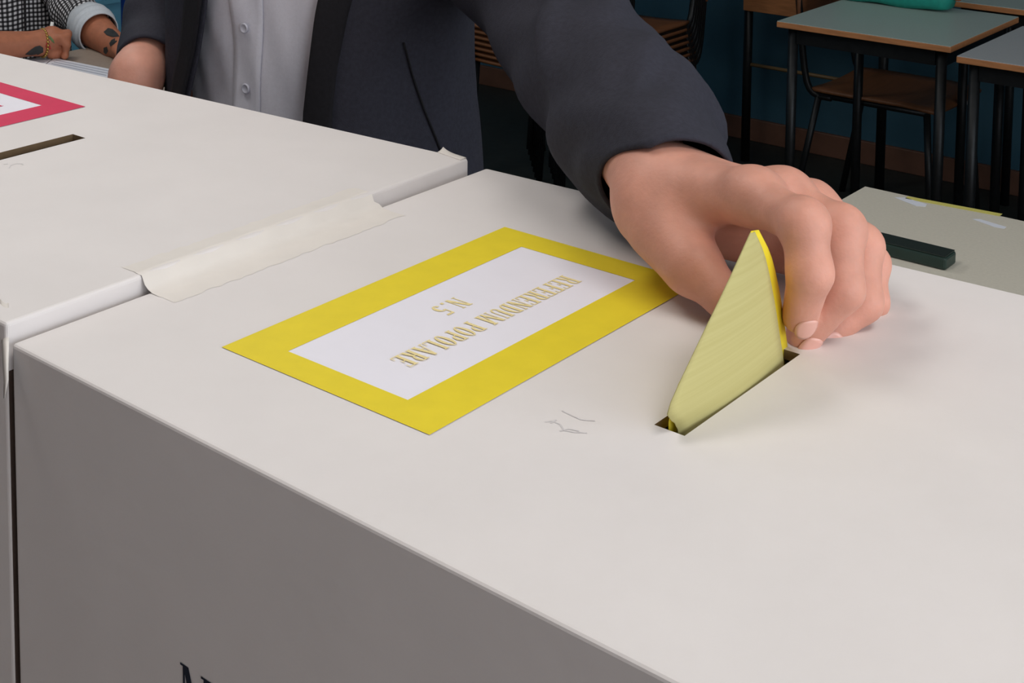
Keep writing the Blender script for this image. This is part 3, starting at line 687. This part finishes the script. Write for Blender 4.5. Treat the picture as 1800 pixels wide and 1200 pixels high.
for i in range(50):
    Z = .45 + (1.22 - .45) * i / 49; a = np.interp(Z, [q[0] for q in prof2], [q[1] for q in prof2]); b = np.interp(Z, [q[0] for q in prof2], [q[2] for q in prof2]); row = []; ur = []
    for j in range(80):
        th = 2 * math.pi * j / 80; w = .005 * math.sin(8 * th + 9 * Z) * math.sin(14 * Z + 3 * th)
        row.append(SC + L2 * (a + w) * math.sin(th) + F2 * (b + w) * math.cos(th) + np.array([0, 0, Z])); ur.append((th * .18 + w * .6, Z + w * .6))
    rows.append(row); uvs.append(ur)
sh2 = gridmesh('checked_shirt', rows, GING, p2, closed=True, uv=uvs, sub=SC, thick=.002)
tube('placket', [SC + F2 * (.149 if Z < .9 else .146) + L2 * .004 + np.array([0, 0, Z]) - SC for Z in np.linspace(.62, 1.1, 8)], .003, mat('dark_placket', (40, 38, 42), .9), sh2, 6)
# arm nearer the papers (image left): forearm lying towards the table, fist with a pen
fist = at(98, 74, .792); wr = at(66, 76, .795); elb = at(-45, 84, .80)
shl = SC + L2 * -.19 + np.array([0, 0, 1.12]); 
shr = SC + L2 * .19 + np.array([0, 0, 1.12])
cuffc = P(166, 52, 3.80); el2 = P(118, 22, 3.92); wr2 = P(203, 82, 3.70); hd2 = P(213, 84, 3.66)
sleeve('sleeve', [shl, P(-60, -60, 4.0), P(-52, 40, 3.92), P(-30, 78, 3.80)], [.07, .062, .058, .05], sh2, GING, .004, SC, n=40, k=40, seed=3, uvp=True, thick=.002)
sleeve('sleeve', [shr, P(104, -60, 4.02), P(122, 8, 3.96), P(150, 38, 3.86), cuffc], [.072, .068, .060, .056, .050], sh2, GING, .005, SC, n=44, k=44, seed=5, uvp=True, thick=.002)
sleeve('rolled_cuff', [P(154, 40, 3.84), P(164, 50, 3.80), P(174, 58, 3.77)], [.058, .062, .055], sh2, CUFF, .003, SC, n=16, k=40, seed=6, thick=.003)
def body2_f(p):
    d = None
    for Z in np.linspace(.52, 1.1, 6):
        e = cone(p, SC + L2 * .09 + [0, 0, Z], SC - L2 * .09 + [0, 0, Z], .10, .10); d = e if d is None else smin(d, e, .05)
    h = SC + [0, 0, 1.42] + F2 * .03; Rm2 = np.stack([L2, -F2, [0, 0, 1]], 1)
    d = smin(d, cone(p, SC + [0, 0, 1.1], h, .06, .055), .05); d = smin(d, ellip(p, h + [0, 0, .02], (.073, .092, .115), Rm2), .02)
    d = smin(d, cone(p, h + F2 * .088 + [0, 0, .02], h + F2 * .108 - [0, 0, .02], .009, .014), .012)
    for s in (-1, 1):
        d = smin(d, ellip(p, h + L2 * s * .074, (.008, .02, .032), Rm2), .008)
        d = smin(d, chain(p, [SC + L2 * s * .09 + [0, 0, .52], SC + L2 * s * .13 + F2 * .42 + [0, 0, .50], SC + L2 * s * .13 + F2 * .42 + [0, 0, .06], SC + L2 * s * .13 + F2 * .58 + [0, 0, .045]], [.085, .062, .045, .035], .02), .04)
    d = smin(d, chain(p, [shl, P(-56, 0, 3.98), elb], [.045, .042, .042], .01), .02)
    d = smin(d, chain(p, [shr, P(104, -60, 4.02), P(122, 8, 3.96), P(150, 38, 3.86), cuffc], [.045, .04, .038, .038, .042], .01), .02)
    return d
def arms2_f(p):
    d = cone(p, elb, wr, .042, .030)
    fx = fist - wr; fx /= np.linalg.norm(fx); sx = np.cross(fx, [0, 0, 1]); sx /= np.linalg.norm(sx)
    d = smin(d, cone(p, wr + fx * .01, fist - fx * .012 + [0, 0, .008], .027, .034), .02)
    for k in range(4):
        a = fist + [0, 0, .022 - .017 * k] + fx * (.012 - .003 * k); d = smin(d, chain(p, [a - fx * .02 + sx * .01, a + fx * .014 + sx * .014, a + fx * .006 + sx * .036], [.012, .0115, .010]), .004)
    d = smin(d, chain(p, [wr + fx * .03 + sx * .02 + [0, 0, .012], fist + sx * .035 + [0, 0, .016], fist + sx * .044 + fx * .012], [.013, .0115, .010]), .008)
    e = cone(p, cuffc, wr2, .048, .033)
    gx = hd2 - wr2; gx /= np.linalg.norm(gx); gs = np.cross(gx, [0, 0, 1]); gs /= np.linalg.norm(gs)
    e = smin(e, cone(p, wr2, hd2 + gx * .03, .031, .034), .02)
    for k in range(4):
        a = hd2 + gx * .04 + gs * (-.03 + .019 * k); e = smin(e, chain(p, [a, a + gx * .03 - [0, 0, .008], a + gx * .045 - [0, 0, .03]], [.012, .011, .009]), .004)
    return np.minimum(d, e)
q = np.vstack([elb, wr, fist, cuffc, wr2, hd2])
v, f = merge([nets(body2_f, [SC[0] - .5, SC[1] - .8, .0], [SC[0] + .7, SC[1] + .35, 1.6], .016), nets(arms2_f, q.min(0) - .1, q.max(0) + .1, .005)])
b2 = pyd('body', v, f.tolist(), SKIN2, p2, sub=SC, smooth=True)
h_ = SC + np.array([0, 0, 1.42]) + F2 * .03
v, f = nets(lambda p: np.maximum(ellip(p, h_ + [0, 0, .03] - F2 * .008, (.082, .102, .122), np.stack([L2, -F2, [0, 0, 1]], 1)), ((p - h_) @ F2) * .9 - (p[:, 2] - h_[2]) * .75 - .012), h_ - .16, h_ + .18, .012)
pyd('hair', v, f.tolist(), HAIR, p2, sub=SC, smooth=True)
def trous2(p):
    d = None
    for s in (-1, 1):
        e = chain(p, [SC + L2 * s * .09 + [0, 0, .53], SC + L2 * s * .13 + F2 * .42 + [0, 0, .51], SC + L2 * s * .13 + F2 * .42 + [0, 0, .1]], [.10, .078, .062], .02); d = e if d is None else smin(d, e, .04)
    return d
v, f = nets(trous2, [SC[0] - .35, SC[1] - .75, .0], [SC[0] + .65, SC[1] + .35, .7], .016); pyd('trousers', v, f.tolist(), LINING, p2, sub=SC, smooth=True)
# tattoos hug the arms: patches lifted onto the arm surface
def patch(name, pix, m, dep, fn, parent, sub):
    """outline in picture -> marched to the arm surface -> thin skin-hugging patch"""
    c = np.mean(np.array(pix, float), 0); vs = []; rings = 5; n_ = len(pix)
    for k in range(rings):
        for (x, y) in pix:
            px, py = c + (np.array([x, y]) - c) * (k + .001) / (rings - 1)
            r = ray(px, py); t = dep - .35
            for _ in range(60):
                s_ = float(fn((O3 + r * t)[None])[0]); t += min(s_, .03) * .9
                if s_ < .0004: break
            vs.append(O3 + r * (min(t, dep + .2) - .0012))
    fs = [(k * n_ + j, k * n_ + (j + 1) % n_, (k + 1) * n_ + (j + 1) % n_, (k + 1) * n_ + j) for k in range(rings - 1) for j in range(n_)]
    return pyd(name, vs, fs, m, parent, sub=sub, smooth=True)
patch('tattoo', [(44, 96), (52, 89), (62, 82), (70, 80), (76, 84), (76, 92), (66, 97), (52, 100)], TATTOO, 3.7, arms2_f, b2, SC)
patch('tattoo', [(84, 64), (88, 63), (94, 70), (96, 77), (91, 73)], TATGR, 3.65, arms2_f, b2, SC)
patch('tattoo', [(82, 74), (88, 80), (90, 86), (84, 88), (80, 82)], TATRD, 3.65, arms2_f, b2, SC)
patch('tattoo', [(182, 56), (190, 49), (198, 51), (206, 58), (210, 64), (200, 65), (188, 62)], TATTOO, 3.75, arms2_f, b2, SC)
patch('tattoo', [(196, 70), (202, 67), (206, 72), (200, 78), (194, 82), (192, 76)], TATTOO, 3.75, arms2_f, b2, SC)
patch('tattoo', [(182, 84), (188, 82), (190, 90), (186, 96), (182, 92)], TATTOO, 3.75, arms2_f, b2, SC)
fx = fist - wr; fx /= np.linalg.norm(fx); bs = np.cross(fx, [0, 0, 1]); bs /= np.linalg.norm(bs); bu = np.cross(bs, fx)
bm = bmesh.new()
for k in range(26):
    a = 2 * math.pi * k / 26; c = wr + fx * .014 + (bs * math.cos(a) + bu * math.sin(a)) * .0345
    bmesh.ops.create_icosphere(bm, subdivisions=1, radius=.0042, matrix=Matrix.Translation(Vector([float(x) for x in c - wr])))
br = bmo('bracelet', bm, GOLD, None, smooth=True, loc=wr); tag(br, 'thin gold bead bracelet on the tattooed wrist', 'bracelet')
bm = bmesh.new(); pen0 = at(80, 103, .7525); pen1 = fist + np.array([-.012, .0, .03])
tube_bm(bm, [np.zeros(3), (pen1 - pen0) * .12, (pen1 - pen0) * .13, (pen1 - pen0) * 1.3], [.0008, .004, .0045, .0045], 10)
pen = bmo('pen', bm, WHITEM, None, smooth=True, loc=pen0); tag(pen, 'white pen held upright in the tattooed fist', 'pen')
# paper sheets on that table
def paper(name, pix, z, label, ink=True):
    ps_ = [at(x, y, z) for x, y in pix]; c = sum(ps_) / len(ps_); s = empty(name, c, RZ, label, 'paper', 'sheets on the table')
    iv = s.matrix_basis.inverted()
    bm = bmesh.new(); lo = [bm.verts.new(iv @ Vector([float(a) for a in p]) - Vector((0, 0, .0006))) for p in ps_]; hi = [bm.verts.new(v_.co + Vector((0, 0, .0012))) for v_ in lo]; k = len(lo)
    bm.faces.new(hi); bm.faces.new(lo[::-1])
    for j in range(k): bm.faces.new((lo[j], lo[(j + 1) % k], hi[(j + 1) % k], hi[j]))
    o = bmo('sheet', bm, SHEET, s); qs = [np.array(iv @ Vector([float(a) for a in p])) for p in ps_]
    if ink:
        bm = bmesh.new()
        for i in range(1, 14):
            t = i / 14; a = qs[0] * (1 - t) + qs[3] * t; b_ = qs[1] * (1 - t) + qs[2] * t; d = b_ - a; e = (qs[3] - qs[0]) / 14 * .16
            p0, p1 = a + d * .06, a + d * .94; bm.faces.new([bm.verts.new(Vector(x) + Vector((0, 0, .0009))) for x in (p0 - e, p1 - e, p1 + e, p0 + e)])
        bmo('printed_lines', bm, PRINT, o)
    return s
bpy.context.view_layer.update()
paper('paper_sheet', [(96, 102), (205, 124), (150, 176), (38, 146)], .7528, 'printed white sheet on the taupe table, in front of the fist')
paper('paper_sheet', [(8, 104), (93, 103), (30, 150), (-60, 145)], .7516, 'white sheet under the tattooed forearm on the taupe table')
# dark red chair back behind the tattooed arm
dr_ = P(212, 58, 4.5)
ch = empty('fabric_chair', (dr_[0], dr_[1], 0), RZ, 'dark red chair behind the tattooed arm by the blue wall', 'chair')
box('backrest', -.2, .2, .16, .20, .55, float(P(212, 49, 4.5)[2]), DARKRED, ch, .015)
box('seat', -.2, .2, -.2, .18, .42, .47, DARKRED, ch, .015)
for x in (-.17, .17):
    for y in (-.17, .17): tube('leg', [(x, y, 0), (x, y, .42 if y < 0 else .56)], .012, STEEL, ch)

# ------------------------------------------------------------------ right-hand side: beige table
cv, cu = vu(at(1520, 327, .75))
table('long_table', cv, cv + 1.35, cu - .72, cu, .75, BEIGE, BEIGE, 'beige table behind the ballot box with a yellow tape line along its edge')
def strip(name, pix, z, h, m, label, cat, rounded=False):
    ps_ = [at(x, y, z) for x, y in pix]; c = sum(ps_) / len(ps_); bm = bmesh.new(); k = len(ps_)
    lo = [bm.verts.new(Vector([float(a) for a in p - c])) for p in ps_]; hi = [bm.verts.new(v_.co + Vector((0, 0, h))) for v_ in lo]
    bm.faces.new(hi); bm.faces.new(lo[::-1])
    for j in range(k): bm.faces.new((lo[j], lo[(j + 1) % k], hi[(j + 1) % k], hi[j]))
    if rounded:
        vert = [e for e in bm.edges if abs(e.verts[0].co.z - e.verts[1].co.z) > h * .9]; bmesh.ops.bevel(bm, geom=vert, offset=.008, segments=4, affect='EDGES')
        rim = [e for e in bm.edges if all(v_.co.z > h * .9 for v_ in e.verts) and len(e.link_faces) == 2 and e.calc_face_angle(0) > .5]; bmesh.ops.bevel(bm, geom=rim, offset=.003, segments=2, affect='EDGES')
    return tag(bmo(name, bm, m, None, loc=c), label, cat)
TAPEY = mat('yellow_tape', (214, 204, 110), .6, .05, 80)
strip('yellow_tape', [(1596, 345), (1762, 376), (1757, 380), (1591, 349)], .7502, .0004, TAPEY, 'thin yellow tape line along the far edge of the beige table', 'tape')
strip('white_tape', [(1572, 347), (1590, 347), (1629, 359), (1627, 363), (1610, 362)], .7502, .0004, SHEET, 'white tape scrap on the beige table nearer the hand', 'tape')
strip('white_tape', [(1709, 385), (1722, 385), (1769, 399), (1765, 402), (1748, 399)], .7502, .0004, SHEET, 'white tape scrap on the beige table at the right picture edge', 'tape')
gr = at(1662, 477, .75); ge = at(1687, 462, .75)
gl_ = gr - VD * .24; 
bar = empty('board_eraser', gr, RZ, 'dark green oblong bar lying on the beige table behind the hand', 'eraser')
box('body', -.24, 0, 0, .045, .0003, .021, GREEN, bar, .004)
box('lid_edge', -.238, -.002, .002, .043, .021, .0225, mat('green_black', (34, 42, 38), .5), bar, .0006)

# ------------------------------------------------------------------ desks
def desk(vv, uu, w, d, label, m): return table('school_desk', vv, vv + w, uu, uu + d, .75, m, WOODEDGE, label, .018, .014, 'desk', 'single school desks', .035)
v1, u1 = vu(at(1355, 40, .75)); v2, u2 = vu(at(1680, 78, .75)); v3, u3 = vu(at(1795, 30, .75))
desk(v1, (u1 + u2) / 2, (v2 - v1), .53, 'grey-green school desk carrying the teal pouch', LAMG)
v4, u4 = vu(at(1681, 98, .75))
desk(v4, u4, .62, .50, 'grey school desk at the right picture edge, nearer than the teal pouch desk', LAMB)
v5, u5 = vu(at(1688, 3, .75))
desk(v5 - .03, u5, .68, .5, 'wood-edged school desk behind the teal pouch desk', LAMG)
# teal pouch
pc = at(1668, 27, .75)
po = empty('pencil_pouch', pc, RZ, 'teal fabric pouch lying on the grey-green desk', 'pouch')
bm = bmesh.new(); L_, D_, H_ = .37, .11, .12; n1, n2 = 22, 20
rings = []
for i in range(n1 + 1):
    s = -1 + 2 * i / n1; e = (1 - abs(s) ** 8) ** .25; ring = []
    for j in range(n2):
        a = 2 * math.pi * j / n2; ca, sa = math.cos(a), math.sin(a); rr = (abs(ca) ** 4 + abs(sa) ** 4) ** -.25
        ring.append(bm.verts.new((-L_ / 2 + s * L_ / 2, D_ / 2 + ca * rr * D_ / 2 * e, max(.0005, H_ / 2 + sa * rr * H_ / 2 * e * (1 + .05 * math.sin(7 * s))))))
    rings.append(ring)
for A_, B_ in zip(rings, rings[1:]):
    for j in range(n2): bm.faces.new((A_[j], A_[(j + 1) % n2], B_[(j + 1) % n2], B_[j]))
bm.faces.new(rings[0]); bm.faces.new(rings[-1])
bmesh.ops.remove_doubles(bm, verts=bm.verts, dist=.0002)
bmo('pouch', bm, TEALC, po, smooth=True)
tube('zip', [(-L_ * .92, D_ / 2, H_ * .99), (-L_ / 2, D_ / 2, H_ * 1.01), (-L_ * .08, D_ / 2, H_ * .99)], .003, STEEL, po, 6)
box('pull_tab', -.002, .012, D_ * .42, D_ * .58, H_ * .3, H_ * .5, mat('orange_tab', (150, 84, 48), .7), po, .002)

# ------------------------------------------------------------------ school chairs (facing local -y)
def school_chair():
    c = empty('school_chair', (0, 0, 0)); w, d = .20, .20
    rows = []
    for i in range(9):
        y = -d + 2 * d * i / 8; rows.append([(x, y, .445 - .010 * math.exp(-((y + d) / .05) ** 2) - .012 * math.cos(x / w * 1.4) * (1 if y > -.1 else .6)) for x in np.linspace(-w * (1 - .06 * (abs(i - 4) / 4) ** 4), w * (1 - .06 * (abs(i - 4) / 4) ** 4), 9)])
    gridmesh('seat', rows, PLY, c, thick=.010)
    rows = [[(x, .205 + .05 * (z - .64) * 1.2 - .02 * math.cos(x / w * 1.3) + .035, z) for x in np.linspace(-w, w, 9)] for z in np.linspace(.63, .80, 5)]
    gridmesh('backrest', rows, PLY, c, thick=.009)
    for s in (-1, 1):
        x = s * .185
        tube('leg', [(x * 1.05, -.20, 0), (x, -.17, .425)], .011, STEEL, c, 8)
        tube('leg', [(x * 1.05, .25, 0), (x, .17, .425)], .011, STEEL, c, 8)
        tube('back_upright', catmull([(x, .13, .418), (x, .19, .425), (x, .222, .50), (x, .255, .79)], 10), .011, STEEL, c, 8)
    bm = bmesh.new()
    for s in (-1, 1): tube_bm(bm, [(s * .185, -.17, .422), (s * .185, .17, .422)], .010, 8)
    tube_bm(bm, [(-.185, -.16, .420), (.185, -.16, .420)], .009, 8); tube_bm(bm, [(-.185, .15, .420), (.185, .15, .420)], .009, 8)
    bmo('seat_frame', bm, STEEL, c, smooth=True)
    return c
proto = school_chair(); used = False
def place_chair(v, u, face, z, label, group='school chairs'):
    global used
    c = copy_tree(proto) if used else proto; used = True
    c.location = [float(x) for x in W(v, u, z)]; c.rotation_euler = (0, 0, RZ + face); return tag(c, label, 'chair', group)
# two stacks: one seen between torso and arm, one right of the sleeve
NST, PIT, LEAN = 7, .0225, .010
ORD = ['topmost', 'second from the top', 'third from the top', 'fourth from the top', 'fifth from the top', 'second from the floor', 'lowest']
ztop = .44 + (NST - 1) * PIT
for (px, py, dv, du, where) in ((806, 34, .20, .20, 'of the stack between torso and sleeve'), (1216, 38, -.02, -.19, 'of the stack right of the sleeve')):
    sv0, su0 = vu(at(px, py, ztop))
    if dv < 0: sv0 -= .18
    for k in range(NST):
        place_chair(sv0 + dv, su0 + du + (NST - 1 - k) * LEAN, 0, k * PIT, 'wooden school chair, ' + ORD[NST - 1 - k] + ' ' + where, 'stacked school chairs')
cvv, cuu = vu(at(1535, 172, .44)); place_chair(cvv, cuu + .175, math.pi * .5, 0, 'wooden school chair tucked under the teal pouch desk')
dv0, du0 = vu(at(1296, 17, .56))
td = table('teacher_desk', dv0, dv0 + .56, du0, du0 + .45, .76, LAMB, WOODEDGE, 'desk with a wooden front panel by the back wall, left of the teal pouch desk', .022, .016, 'desk')
box('front_panel', .02, .54, .005, .023, .56, .735, WOODEDGE, td, .002)
tube('stretcher', [(.03, .03, .36), (.53, .03, .36)], .007, mat('brass_tube', (120, 98, 66), .5), td, 8)
# grey plate on the wall under the desk
def onu(px, py, u): r = ray(px, py); return O3 + r * (u / (r @ UD))
a = onu(1620, 137, R_['u1']); b_ = onu(1708, 183, R_['u1'])
wp = empty('wall_plate', a, RZ, 'pale grey plate on the dark back wall seen under the desks', 'wall plate')
box('plate', 0, float((b_ - a) @ VD), -.02, 0, float(b_[2] - a[2]), 0, GREYP, wp, .003)
